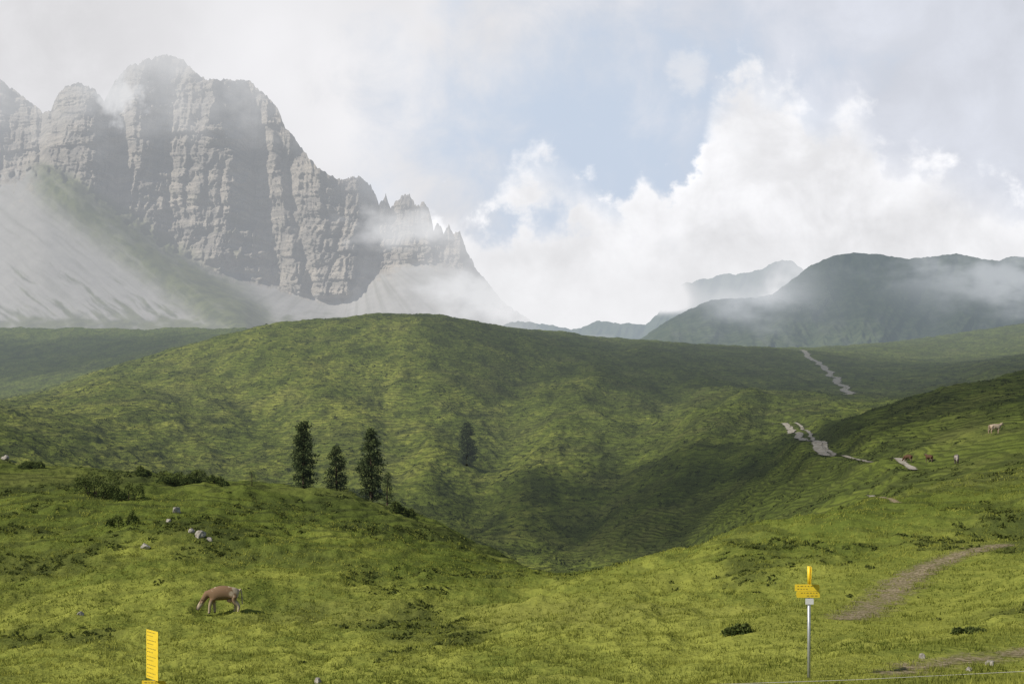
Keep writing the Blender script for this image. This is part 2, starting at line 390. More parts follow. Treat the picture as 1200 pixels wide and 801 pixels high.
def disp(PX, Pg, Dg, T, kn):
    cl = sstep(kn[2]-.012, kn[2]+.03, T + .025*fbm(PX/14, Pg/14, 3, 9))*(1-.6*sstep(kn[4], 1, T))
    wx, big, med, sml, sr = fields(PX, Pg)
    st = stepn(fbm(PX/60, (Pg+.08*PX)/16, 3, 28), 3)
    buttress = 150*np.exp(-((PX-395)/38)**2)+130*np.exp(-((PX-98)/30)**2)-170*np.exp(-((PX-302-.15*(Pg-200))/16)**2)-130*np.exp(-((PX-140)/13)**2)+90*np.exp(-((PX-250)/25)**2)-110*np.exp(-((PX-432)/10)**2)-70*np.exp(-((PX-345-.2*(Pg-250))/7)**2)
    Dg = Dg - cl*(70*big+26*med+9*sml+26*st+13*(sr-.5)+22*fbm(PX/20, Pg/18, 5, 130, .55)+buttress*.6)
    Dg = Dg + 160*sstep(60, 44, PX)*cl
    sc_ = 1-cl
    line = (Pg-215) - (PX-70)*(163/215.)
    Dg = Dg - sc_*110*np.exp(-(line/32)**2)*sstep(30, 90, PX)*sstep(318, 285, PX)*sstep(0, .1, T)
    cc = line + 5*fbm(PX/30, Pg/30, 3, 43); an = np.arctan2(PX-425, np.maximum(5, Pg-285))
    left = sstep(300, 260, PX)
    Dg = Dg - sc_*(2.5*fbm(cc/15, (PX+Pg)/120, 3, 40)*left + 4*fbm(an*7, np.hypot(PX-425, Pg-285)/90, 3, 46)*(1-left))
    return Dg, Pg
def mattr(PX, Pg, T, kn):
    scr = 1-sstep(kn[2]-.03, kn[2]+.02, T + .06*fbm(PX/9, Pg/9, 4, 70))
    line = (Pg-215) - (PX-70)*(163/215.)
    cc = line + 5*fbm(PX/30, Pg/30, 3, 43); an = np.arctan2(PX-425, np.maximum(5, Pg-285)); left = sstep(300, 260, PX)
    streak = fbm(cc/13, (PX+Pg)/90, 5, 44, .6)
    g = np.exp(-((line+2+9*fbm(PX/20, Pg/20, 3, 47))/42)**4)*sstep(20, 60, PX)*sstep(335, 308, PX)*np.clip(1.+.6*streak, .5, 1)
    g = np.maximum(g, .7*sstep(.1, .5, streak+.5*sstep(290, 385, Pg)-.2)*sstep(250, 200, PX))
    g = np.maximum(g, sstep(.45, .95, sstep(352, 386, Pg)+.5*fbm(PX/25, Pg/10, 3, 48))*.8)
    g = g*np.maximum(scr, .9*sstep(kn[2]+.08, kn[2], T)*sstep(300, 200, PX))
    g = np.maximum(g, .5*(1-scr)*sstep(.12, .4, fbm(PX/26, (Pg+.08*PX)/7, 4, 80))*sstep(150, 290, Pg)*sstep(370, 250, PX))
    rocky = sstep(.15, .4, fbm(PX/12, Pg/8, 4, 53))*sstep(260, 215, Pg)*sstep(130, 60, PX)
    s2 = scr*(1-.6*rocky)
    sk = np.clip(.45*sstep(-.05, .45, fbm(cc/7, (PX+Pg)/110, 5, 57, .6))*left + .6*sstep(-.05, .45, fbm(an*9, np.hypot(PX-425, Pg-285)/110, 5, 58, .6))*(1-left), 0, .7)
    wx, big, med, sml, sr = fields(PX, Pg)
    recess_shade = (1-scr)*np.clip(.35*sstep(.05, -.35, med)+.25*sstep(-.05, -.4, sml)+.22*sstep(.35, .1, sr), 0, .55)
    nz = fbm(PX/55, Pg/45, 4, 90)
    mist = .52*sstep(190, 60, Pg + 45*nz) + .12*sstep(40, -60, PX) + .08
    mist = np.maximum(mist, .85*sstep(1.25, .1, np.hypot((PX-142)/42, (Pg-108)/48)+.8*fbm(PX/26, Pg/26, 5, 95, .6)))
    mist = mist + .42*sstep(400, 580, PX + 60*nz)
    mist = mist + .5*sstep(1.1, .1, np.hypot((PX-470)/85, (Pg-268)/30)+.8*fbm(PX/40, Pg/25, 4, 97))
    mist = mist + .5*sstep(1.1, .1, np.hypot((PX-560)/90, (Pg-345)/38)+.7*fbm(PX/40, Pg/25, 4, 99))
    veil = .5*sstep(350, 430, PX+50*nz)*sstep(265, 200, Pg+40*nz) + .9*sstep(530, 625, PX+50*nz-.1*(Pg-300)) + .5*sstep(110, 60, Pg+30*nz)
    return {'scree': np.clip(s2, 0, 1), 'green': np.clip(g, 0, 1), 'gully': recess_shade, 'streak': sk, 'mist': np.clip(mist, 0, .95), 'veil': np.clip(veil, 0, 1)}
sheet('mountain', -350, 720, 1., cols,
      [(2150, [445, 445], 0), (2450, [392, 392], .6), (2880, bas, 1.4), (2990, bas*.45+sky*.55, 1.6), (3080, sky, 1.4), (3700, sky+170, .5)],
      640, disp, M_rock, 'craggy grey limestone mountain with scree fans and painted mist', mattr)

b = newmat('dark_mountain'); p = b.pos()
nL = b.noise(p, .008, 6, .65); nM = b.noise(p, .05, 5, .65)
c = b.mix(b.ss(nM, .35, .65), (.032, .046, .022), (.064, .078, .034))
c = b.mix(b.ss(nL, .60, .76, 0., .4), c, (.10, .10, .085))
c = b.mix(b.m('MULTIPLY', b.attr('scree'), .4), c, (.09, .095, .08))
nrm = b.bump(b.m('ADD', b.m('MULTIPLY', nL, 25.), b.m('MULTIPLY', nM, 8.)), .8, 1.)
b.l.new(painted_haze(b, matte(b, c, nrm), 6600., (.40, .49, .55), b.attr('mist'), b.attr('veil'), mcol=(.70, .73, .77)), b.out.inputs[0]); M_dark = b.mat
px2 = np.arange(700, 1700, 1.3)
s2x = [700, 752, 780, 810, 832, 850, 886, 905, 930, 950, 975, 1000, 1030, 1060, 1090, 1120, 1150, 1170, 1185, 1200, 1300, 1500, 1700]
s2y = [420, 396, 377, 361, 352, 350, 348, 345, 326, 311, 300, 296, 298, 303, 301, 297, 303, 306, 300, 301, 280, 240, 260]
sk2 = np.interp(px2, s2x, s2y) - 1.6*ridged(px2/12., px2*0, 4, 31)+.6
def disp2(PX, Pg, Dg, T, kn):
    cl = sstep(0, .3, T)
    wx = PX + .55*(Pg-300)
    Dg = Dg - cl*(150*ridged(wx/95, Pg/240, 3, 61)+35*ridged((PX-.5*Pg)/30, Pg/80, 4, 66)+9*fbm(PX/9, Pg/9, 3, 69))
    return Dg, Pg
def mattr2(PX, Pg, T, kn):
    s = sstep(.3, .7, ridged((PX-.7*Pg)/26, Pg/50, 4, 71)*.6+fbm(PX/40, Pg/30, 3, 74)*.6+.2*sstep(.65, .95, T))
    nz = fbm(PX/50, Pg/24, 4, 77)
    m = .66*np.exp(-(((PX-880)/65)**2+((Pg-340+20*nz)/32)**2)) + .55*sstep(1000, 1180, PX+60*nz)*np.exp(-((Pg-328+26*nz)/26)**2) + .06
    v = .55*np.exp(-(((PX-895)/55)**2+((Pg-338+20*nz)/26)**2))
    return {'scree': s, 'mist': m, 'veil': v}
sheet('mountain', 700, 1700, 1.3, cols, [(1800, [470, 470], 0), (2000, [412, 412], .6), (2600, sk2, 2.2), (3300, sk2+120, .5)],
      330, disp2, M_dark, 'dark rounded mountain ridge in shadow at the right, mist painted along it', mattr2)

px3 = np.arange(500, 1100, 1.5)
s3x = [500, 585, 600, 618, 630, 655, 672, 688, 700, 716, 726, 742, 756, 770, 782, 800, 826, 850, 870, 890, 905, 918, 930, 960, 1100]
s3y = [395, 384, 377, 375, 379, 382, 386, 382, 376, 377, 380, 378, 381, 368, 346, 332, 326, 321, 320, 316, 308, 304, 306, 330, 400]
sk3 = np.interp(px3, s3x, s3y) - 2.5*ridged(px3/11., px3*0, 4, 37)+1
def disp3(PX, Pg, Dg, T, kn): return Dg - 120*ridged((PX+.4*Pg)/22, Pg/60, 4, 81)*sstep(0, .3, T), Pg
def mattr3(PX, Pg, T, kn):
    nz = fbm(PX/40, Pg/30, 3, 87)
    v = .10 + sstep(374, 358, Pg)*(.10+.45*sstep(316, 355, Pg+14*nz) + .85*sstep(825, 780, PX)) + .5*sstep(885, 940, PX+30*nz)
    return {'scree': sstep(-.1, .5, fbm(PX/20, Pg/12, 4, 85)+.2), 'mist': .18+.10*sstep(700, 600, PX)+.3*sstep(374, 350, Pg), 'veil': np.clip(v, 0, 1)}
sheet('mountain_ridge', 500, 1100, 1.5, cols, [(3900, [470, 470], 0), (4100, [420, 420], .5), (4700, sk3, 2), (5200, sk3+60, .5)],
      160, disp3, M_dark, 'distant jagged ridge fading into painted mist at the head of the valley', mattr3)

# ---------------------------------------------------------------- sun, sky
Sv = Vector((-.66, -.40, .62)).normalized()
ld = bpy.data.lights.new('sun', 'SUN'); ld.energy = 5.; ld.angle = math.radians(.6); ld.color = (1., .93, .82)
lo = bpy.data.objects.new('sun', ld); C.objects.link(lo); lo.rotation_euler = Sv.to_track_quat('Z', 'Y').to_euler(); lo.location = Sv*2000

wd = bpy.data.worlds.new('World'); sc.world = wd; wd.use_nodes = True; wd.node_tree.nodes.clear()
b = NB(wd.node_tree); out = b.node('ShaderNodeOutputWorld'); bg = b.node('ShaderNodeBackground')
st = b.node('ShaderNodeTexSky', sky_type='NISHITA'); st.sun_disc = False
st.sun_elevation = math.asin(Sv.z); st.sun_rotation = math.atan2(Sv.x, Sv.y); st.altitude = 2000
g = b.node('ShaderNodeTexCoord').outputs['Generated']; d3 = b.xyz(g)
yc = b.m('MAXIMUM', b.m('ABSOLUTE', d3[1]), .12)
Uw = b.m('ADD', b.m('MULTIPLY', b.m('DIVIDE', d3[0], yc), 12.87), 6.)
Vw = b.m('SUBTRACT', 5.6, b.m('MULTIPLY', b.m('DIVIDE', d3[2], yc), 12.87))
uv = b.comb(Uw, Vw, 0.)
ramp = b.node('ShaderNodeValToRGB'); cr = ramp.color_ramp; cr.interpolation = 'B_SPLINE'
tops = [(400, 2.4), (480, 2.5), (545, 2.55), (590, 2.1), (620, 1.6), (650, 1.6), (695, 2.2), (735, 2.4), (765, 1.9), (795, 2.3), (815, 1.9), (835, .85), (875, .60), (905, .66), (940, 1.0), (970, 1.2), (995, .85), (1015, 1.2), (1035, 1.7), (1080, 1.75), (1120, 1.85), (1165, 2.05), (1200, 2.3), (1290, 2.3)]
while len(cr.elements) < len(tops): cr.elements.new(.5)
for e, (q, v) in zip(cr.elements, tops): e.position = (q-400)/900.; e.color = (v/5,)*3+(1,)
b.l.new(b.m('DIVIDE', b.m('SUBTRACT', Uw, 4.), 9., clamp=True), ramp.inputs[0])
top = b.m('MULTIPLY', b.xyz(ramp.outputs[0])[0], 5.)
def ell(cx, cy, rx, ry):
    a1 = b.m('DIVIDE', b.m('SUBTRACT', Uw, cx), rx); a2 = b.m('DIVIDE', b.m('SUBTRACT', Vw, cy), ry)
    return b.m('SQRT', b.m('ADD', b.m('MULTIPLY', a1, a1), b.m('MULTIPLY', a2, a2)))
n1 = b.noise(uv, 1.9, 7, .56, .1); n2 = b.noise(uv, .55, 3, .5, .2); n4 = b.noise(b.comb(Uw, Vw, 7.), 1., 6, .6, .3)
n5 = b.m('SUBTRACT', n1, .5)
puff = b.m('ABSOLUTE', n5)
Fc = b.m('ADD', b.m('SUBTRACT', Vw, top), b.m('ADD', b.m('MULTIPLY', n5, 1.7), b.m('MULTIPLY', b.m('SUBTRACT', puff, .08), 1.2)))
Fc = b.m('SUBTRACT', Fc, b.m('MULTIPLY', b.ss(b.m('ADD', ell(8.55, 2.05, .9, .55), b.m('MULTIPLY', n5, 1.4)), 1.1, .0), .75))
Fc = b.m('SUBTRACT', Fc, b.m('MULTIPLY', b.ss(b.m('ADD', ell(6.2, 2.65, .8, .45), b.m('MULTIPLY', n5, 1.6)), 1., .0), .9))
soft = b.m('ADD', .30, b.m('MULTIPLY', b.ss(n2, .40, .62), .5))
cum = b.ss(Fc, -.14, soft)
low = b.ss(Vw, 2.3, 3.8)
cb = b.m('ADD', b.m('ADD', b.ss(n4, .3, .7, .79, .95), b.m('MULTIPLY', n5, .40)), b.ss(Fc, .1, .9, .09, -.03))
ccol = b.mix(b.m('MULTIPLY', low, .7), b.scale((.995, .995, 1.02), cb), (.87, .87, .885))
gap = b.ss(b.m('ADD', ell(7.1, 1.7, 3.0, 2.2), b.m('MULTIPLY', b.m('SUBTRACT', n4, .5), 1.8)), 1.2, .1)
gap2 = b.ss(b.m('ADD', ell(8.8, 1.8, 1.5, 1.2), b.m('MULTIPLY', b.m('SUBTRACT', n2, .5), 1.)), 1.1, .2)
gap = b.m('MAXIMUM', gap, gap2)
nis = b.scale(st.outputs[0], .1)
blue = b.mix(.94, nis, (.585, .675, .81))
vs = b.m('ADD', b.ss(n2, .3, .7, .72, .80), b.m('MULTIPLY', b.ss(b.m('ADD', ell(3.9, 1.0, 2.8, 2.2), b.m('MULTIPLY', b.m('SUBTRACT', n4, .5), 1.5)), 1., .1), .13))
vs = b.m('ADD', vs, b.ss(n4, .35, .7, -.025, .04))
vtint = b.mix(b.ss(Uw, 5., 9.5), (1., .995, 1.02), (.90, .935, 1.03))
col = b.mix(b.m('MULTIPLY', gap, .92), b.scale(vtint, vs), blue)
wisp = b.m('MULTIPLY', b.ss(b.m('ADD', ell(8.02, .85, .22, .35), b.m('MULTIPLY', n5, 5.)), 1.1, .0), .5)
col = b.mix(wisp, col, (.86, .86, .88))
col = b.mix(cum, col, ccol)
away = b.m('MAXIMUM', b.ss(d3[2], .42, .62), b.ss(d3[1], .25, -.1))
oth = b.mix(b.ss(n2, .5, .62, 0., .45), nis, (.62, .63, .66))
col = b.mix(away, col, oth)
col = b.mix(b.ss(d3[2], -.02, -.1), col, (.06, .075, .03))
b.l.new(col, bg.inputs[0]); bg.inputs[1].default_value = 1.; b.l.new(bg.outputs[0], out.inputs[0])

# ---------------------------------------------------------------- unseen clouds added above the frame to shade the hills
b = newmat('shade_cloud_overhead'); tc = b.node('ShaderNodeTexCoord').outputs['Object']
o3 = b.xyz(tc); r = b.m('SQRT', b.m('ADD', b.m('MULTIPLY', o3[0], o3[0]), b.m('MULTIPLY', o3[1], o3[1]))); n = b.noise(tc, 2.4, 3, .6)
a = b.ss(b.m('ADD', r, b.m('MULTIPLY', b.m('SUBTRACT', n, .5), 1.3)), 1., .45)
tr = b.node('ShaderNodeBsdfTransparent'); df = b.node('ShaderNodeBsdfDiffuse'); df.inputs[0].default_value = (.85, .85, .87, 1)
b.l.new(b.mixsh(b.m('MULTIPLY', a, .5), tr.outputs[0], df.outputs[0]), b.out.inputs[0])
M_shade_cl = b.mat
for (cx, cy, cz, rx, ry, t, nm_) in ((112, 255, 30, 135, 105, 700, 'small'), (20, 330, 10, 75, 90, 760, 'little'), (185, 830, 150, 380, 470, 1500, 'long'), (-640, 1500, 150, 330, 330, 1700, 'round'), (850, 2350, 350, 650, 600, 1900, 'broad')):
    bm = bmesh.new(); bmesh.ops.create_icosphere(bm, subdivisions=5, radius=1)
    for v in bm.verts:
        q = v.co; k = 1+.1*math.sin(q.x*6+cx)+.08*math.sin(q.y*9+q.z*5)
        v.co = q*k
    o = bm_obj('cloud', bm, M_shade_cl, None, True); o.location = Vector((cx, cy, cz)) + Sv*t; o.scale = (rx, ry, min(rx, ry)*.15)
    tag(o, nm_+' flat cloud added unseen overhead to shade the hills', 'cloud', kind='stuff')

# ---------------------------------------------------------------- vegetation
def leafmat(name, ca, cb_):
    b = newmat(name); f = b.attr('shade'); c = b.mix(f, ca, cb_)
    tl = b.node('ShaderNodeBsdfTranslucent'); b.put(tl.inputs[0], c)
    b.l.new(painted_haze(b, b.mixsh(.3, matte(b, c), tl.outputs[0]), GL, GH), b.out.inputs[0]); return b.mat
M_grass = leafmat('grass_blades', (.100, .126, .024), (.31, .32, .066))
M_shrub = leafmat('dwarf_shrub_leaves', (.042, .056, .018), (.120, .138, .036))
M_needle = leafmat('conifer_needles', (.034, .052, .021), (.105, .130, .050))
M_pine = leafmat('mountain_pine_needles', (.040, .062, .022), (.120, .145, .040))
M_bark = simple('bark', (.12, .09, .065), .95, .3, 12, .1, 0, .03)

def quads(cent, size, nrm_up=.5, asp=1.):
    n = len(cent)
    a = rng.normal(size=(n, 3)); a /= np.linalg.norm(a, axis=1)[:, None]
    h = rng.normal(size=(n, 3)); h[:, 2] += nrm_up; c_ = np.cross(a, h); c_ /= np.linalg.norm(c_, axis=1)[:, None]+1e-9
    s = np.broadcast_to(np.asarray(size), (n,))[:, None]
    P = np.stack([cent-a*s*asp-c_*s*.3, cent+c_*s*.6-a*s*.2, cent+a*s*asp+c_*s*.1, cent-c_*s*.55+a*s*.1], 1)
    return P.reshape(-1, 3), np.arange(n*4).reshape(n, 4)

def on_path(x, y):
    m = np.zeros(len(x), bool)
    for (G, q, n, k, off, label, fade, width) in PATHS[-3:]:
        W = G[::4, k//2]
        for i in range(len(W)): m |= np.hypot(x-W[i, 0], y-W[i, 1]) < width*.36
    return m
N = 85000; d = np.exp(rng.uniform(math.log(11), math.log(115), N)); u = rng.uniform(-.53, .53, N); x = u*d
dens = fbm(x/3, d/3.5, 3, 100); keep = rng.random(N) < .6+.8*dens; x, d = x[keep], d[keep]
kp = ~on_path(x, d) | (rng.random(len(x)) < .2); x, d = x[kp], d[kp]
nb_ = 5; n = len(x); sz = (.03+.07*rng.random(n))*(d/22)**.35*(1+.9*(fbm(x/1.4, d/1.5, 2, 104) > .12))
X = np.repeat(x, nb_)+rng.normal(0, .07, n*nb_)*np.repeat((d/20)**.5, nb_); Y = np.repeat(d, nb_)+rng.normal(0, .07, n*nb_)*np.repeat((d/20)**.5, nb_)
Zb = gz(X, Y); H = np.repeat(sz, nb_)*rng.uniform(.5, 1.2, n*nb_); ang = rng.uniform(0, 2*np.pi, n*nb_); ww_ = .012*np.repeat((d/18)**.8, nb_)
lean = rng.normal(0, .5, (n*nb_, 2))*H[:, None]
A = np.stack([X-np.cos(ang)*ww_, Y-np.sin(ang)*ww_, Zb-.02], -1); B = np.stack([X+np.cos(ang)*ww_, Y+np.sin(ang)*ww_, Zb-.02], -1); T_ = np.stack([X+lean[:, 0], Y+lean[:, 1], Zb+H], -1)
Vg = np.stack([A, B, T_], 1).reshape(-1, 3)
sh = np.clip(.52+.4*fbm(X/2.5, Y/3, 3, 110)*1.5+rng.normal(0, .12, n*nb_)+.5*fbm(X/14, Y/20, 2, 112), 0, 1)
tag(mesh_np('grass', Vg, np.arange(len(Vg)).reshape(-1, 3), M_grass, None, {'shade': np.repeat(sh, 3)}, False), 'short pasture grass on the near meadow', 'grass', kind='stuff')

N = 120000; d = np.exp(rng.uniform(math.log(38), math.log(1000), N)); u = rng.uniform(-.5, .5, N); x = u*d
dn = fbm(x/14, d/20, 5, 61, .6) + .12*sstep(60, 120, d) - .2*sstep(80, 45, d) + .05*sstep(150, 200, d)
big_ = fbm(x/70, d/110, 3, 66)
keep = (dn > .08) & (rng.random(N) < np.clip((dn-.05)*.7, 0, .18)) | (rng.random(N) < .0012) | ((d > 200) & (rng.random(N) < .05+.25*np.maximum(0, big_))); x, d = x[keep], d[keep]
kp = ~on_path(x, d); x, d = x[kp], d[kp]; n = len(x)
rad = rng.uniform(.10, .42, n)**1.0*(d/80)**.55
m = 12; th = rng.uniform(0, 2*np.pi, (n, m)); rr = np.sqrt(rng.random((n, m))); hh = np.sqrt(1-rr**2*.9)*.6
cx = x[:, None]+rr*np.cos(th)*rad[:, None]; cy = d[:, None]+rr*np.sin(th)*rad[:, None]; cz = gz(cx, cy)+hh*rad[:, None]*rng.uniform(.2, .8, (n, m))
P, Fq = quads(np.stack([cx, cy, cz], -1).reshape(-1, 3), np.repeat(rad*.38, m))
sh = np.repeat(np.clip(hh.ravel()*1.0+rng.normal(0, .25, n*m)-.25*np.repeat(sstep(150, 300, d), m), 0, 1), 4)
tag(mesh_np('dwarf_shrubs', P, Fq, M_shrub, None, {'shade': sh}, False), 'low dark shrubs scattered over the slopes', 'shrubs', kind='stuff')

def conifer(px, d, top_py, wpx, label, dens=1., base=.1, group='conifers on the left crest'):
    L = at(px, d=d); H = (HY-top_py)/F*d - L.z; R = wpx/2/F*d
    t = thing('conifer_tree', label, 'tree', L, random.uniform(0, 6), group)
    bm = bmesh.new(); rings = []
    for i in range(9):
        f = i/8; r = (.028*H*(1-f)+.015); ring = [bm.verts.new((math.cos(a)*r+.04*math.sin(f*5), math.sin(a)*r, f*H*.97-.15)) for a in np.linspace(0, 2*math.pi, 8, endpoint=False)]
        if rings:
            for k in range(8): bm.faces.new((rings[-1][k], rings[-1][(k+1) % 8], ring[(k+1) % 8], ring[k]))
        rings.append(ring)
    nbz = int(160*dens); cent = []; size = []; shade = []
    prof = np.interp(np.linspace(0, 1, 12), [0, .12, .5, .82, 1], [.8, 1, .98, .74, .22])*np.random.default_rng(int(px)).uniform(.74, 1.14, 12)
    for k in range(nbz):
        h = base+(1-base)*((k+random.random())/nbz)**.9; a = random.uniform(0, 2*math.pi)
        Lb = R*np.interp(h, np.linspace(0, 1, 12), prof)*random.uniform(.6, 1.1)+.08
        tip = Vector((math.cos(a)*Lb, math.sin(a)*Lb, min(h*H*1., H)+.05*Lb)); root = Vector((0, 0, h*H*.98))
        s = .012*H*(1-h)+.006; sd = Vector((-math.sin(a), math.cos(a), 0))*s
        v = [bm.verts.new(root-sd), bm.verts.new(root+sd), bm.verts.new(root.lerp(tip, .75))]; bm.faces.new(v)
        shb = random.uniform(0, 1.); m = int(6+Lb*17)
        for q in range(m):
            f = random.uniform(.3, 1.0); c_ = root.lerp(tip, f)
            sp = .12*H/9+.16*Lb*(1.2-f)
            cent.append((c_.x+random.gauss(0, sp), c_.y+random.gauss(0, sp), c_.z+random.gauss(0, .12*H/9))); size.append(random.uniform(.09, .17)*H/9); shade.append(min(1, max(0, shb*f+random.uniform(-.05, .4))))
    bm_obj('trunk', bm, M_bark, t, True)
    P, Fq = quads(np.array(cent), np.array(size), .8, 1.1)
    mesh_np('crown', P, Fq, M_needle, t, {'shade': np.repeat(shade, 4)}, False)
    return t
conifer(356, 142, 494, 30, 'tallest and broadest dark conifer, leftmost of the row on the crest', 1.4, .04)
conifer(394, 146, 522, 28, 'shorter broad conifer between the two tall ones on the crest', 1.1, .04)
conifer(435, 143, 502, 30, 'tall ragged conifer right of the short broad one', 1.25, .05)
conifer(454, 137, 553, 17, 'small young conifer just right of the ragged tall one', .8, .05)
conifer(547, hit(547, 546, 250), 495, 23, 'lone conifer on the slope beyond the gully', 1.5, .05, None)
conifer(295, 128, 551, 16, 'little conifer on the crest left of the tall trees', .7, .05)

def bush(px, py, wpx, hpx, label, dmin=20):
    L = at(px, py, dmin=dmin); d = L.y; R = wpx/2/F*d; Hh = hpx/F*d
    t = thing('bush', label, 'bush', L, 0, 'mountain pine bushes')
    lob = [(random.uniform(-.75, .75)*R, random.uniform(-.5, .5)*R, random.uniform(.45, 1.)) for _ in range(max(4, int(R*3)))]
    cent = []; sh = []
    for (lx, ly, lh) in lob:
        lr = R*random.uniform(.28, .5)
        gzz = float(gz(np.array(L.x+lx), np.array(L.y+ly)))-L.z
        tip = Vector((lx, ly, gzz+Hh*lh*.8)); rt_ = Vector((lx*.5, ly*.5, gzz-.05))
        s = .03+.02*R
        bm = bmesh.new(); v = [bm.verts.new(rt_+Vector((s, 0, 0))), bm.verts.new(rt_+Vector((-s*.5, s, 0))), bm.verts.new(rt_+Vector((-s*.5, -s, 0))), bm.verts.new(tip)]
        for f in ((0, 1, 3), (1, 2, 3), (2, 0, 3)): bm.faces.new([v[i] for i in f])
        bm_obj('stem', bm, M_bark, t)
        for q in range(int(140+lr*150)):
            a = random.uniform(0, 6.283); e = random.random()**.6; rr_ = random.uniform(.75, 1.05)
            cz_ = e*Hh*lh*rr_; ra = lr*math.sqrt(max(0, 1-e*e))*rr_+random.gauss(0, .05)
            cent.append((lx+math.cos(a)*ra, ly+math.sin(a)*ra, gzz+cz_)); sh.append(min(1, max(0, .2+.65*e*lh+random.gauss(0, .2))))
    P, Fq = quads(np.array(cent), np.full(len(cent), max(.07, .0009*d)), 1.2, 1.2)
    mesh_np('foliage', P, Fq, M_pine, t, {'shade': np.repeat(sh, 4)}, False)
bush(112, 583, 60, 28, 'widest dark green bush on the left slope near the crest')
bush(150, 586, 36, 21, 'mid sized bush touching the right side of the widest one')
bush(142, 617, 34, 20, 'round bush lower down the left slope, alone above the pale rock')
bush(210, 568, 60, 14, 'long flat bush along the crest left of the little conifer')
bush(158, 556, 40, 11, 'low bush on the skyline of the left crest above the widest one')
bush(40, 548, 44, 10, 'low bush at the far left end of the crest')
bush(425, 583, 46, 13, 'low bush at the foot of the tall conifers')
bush(470, 602, 34, 14, 'bush at the right end of the crest where it drops to the gully')
bush(255, 569, 34, 11, 'small bush on the crest just left of the little conifer')
bush(868, 742, 40, 12, 'dark low bush in the meadow left of the yellow signpost')
bush(1130, 742, 44, 10, 'low dark bush right of the worn track near the right edge')

# ---------------------------------------------------------------- boulders
M_stone = simple('pale_boulder', (.40, .37, .32), .9, .3, 3, .1, 0, .1)
def boulder(px, py, wpx, hpx, label, seed, dmin=20):
    L = at(px, py, dmin=dmin); R = wpx*.8/2/F*L.y; Hh = hpx*.85/F*L.y
    r2 = random.Random(seed); bm = bmesh.new(); bmesh.ops.create_icosphere(bm, subdivisions=3, radius=1)
    cuts = [Vector((r2.gauss(0, 1), r2.gauss(0, 1), r2.gauss(.3, .8))).normalized() for _ in range(9)]
    for v in bm.verts:
        q = v.co.copy()
        for c_ in cuts:
            e = q.dot(c_)-.62
            if e > 0: q -= c_*e
        q *= 1+.06*math.sin(q.x*9+seed)*math.sin(q.y*8)
        v.co = Vector((q.x*R*1.25, q.y*R*1.1, q.z*Hh*.8+Hh*.25))
    o = bm_obj('boulder', bm, M_stone); o.location = L; o.rotation_euler[2] = r2.uniform(-.5, .5)
    tag(o, label, 'rock', 'pale boulders in the pasture')
bl = [(207, 601, 13, 8, 'pale boulder highest on the left slope below the crest'), (236, 632, 16, 9, 'larger pale boulder on the left slope above the cow'),
      (224, 626, 9, 6, 'small boulder touching the upper left of the larger one'), (246, 635, 8, 6, 'small stone at the right of the larger boulder'),
      (170, 643, 15, 7, 'whitish boulder lying low between the round bush and the cow'), (198, 611, 8, 5, 'small pale stone under the highest boulder'),
      (6, 540, 12, 6, 'pale stones at the left edge of the crest'), (1160, 779, 15, 9, 'grey stone at the lower right, right of the signpost'),
      (1135, 786, 8, 6, 'small grey stone left of the lower right stone'), (1080, 772, 10, 7, 'flat stone in the turf right of the signpost'),
      (372, 800, 12, 7, 'pale stone at the bottom edge of the photo'), (94, 722, 9, 6, 'small stone in the grass left of the cow')]
for i, (a_, b_, w_, h_, l_) in enumerate(bl): boulder(a_, b_, w_, h_, l_, i+3, 12)

# ---------------------------------------------------------------- cows
def cowmat(name, base, patch, thr):
    b = newmat(name); tc = b.node('ShaderNodeTexCoord').outputs['Object']; n = b.noise(tc, 1.6, 3, .5, .4); n2 = b.noise(tc, 30, 3, .6)
    x_ = b.xyz(tc)
    rear = b.ss(x_[0], -.2, -.9, 0., .16)
    c = b.mix(b.ss(b.m('ADD', n, rear), thr, thr+.06), base, patch)
    legs = b.m('MULTIPLY', b.ss(x_[2], .80, .45, 0., .8), b.ss(x_[0], .95, .8))
    c = b.mix(legs, c, patch); c = b.mix(b.ss(x_[0], 1.36, 1.48), c, (.06, .045, .035))
    c = b.mix(b.ss(x_[2], .12, .06), c, (.05, .04, .03)); c = b.mix(b.ss(n2, .3, .7, .0, .2), c, (.06, .045, .03))
    b.l.new(bsdf(b, c, .8, None, .15), b.out.inputs[0]); return b.mat
M_horn = simple('horn', (.5, .45, .35), .5, .1); M_udder = simple('udder_skin', (.45, .28, .22), .7, .1)
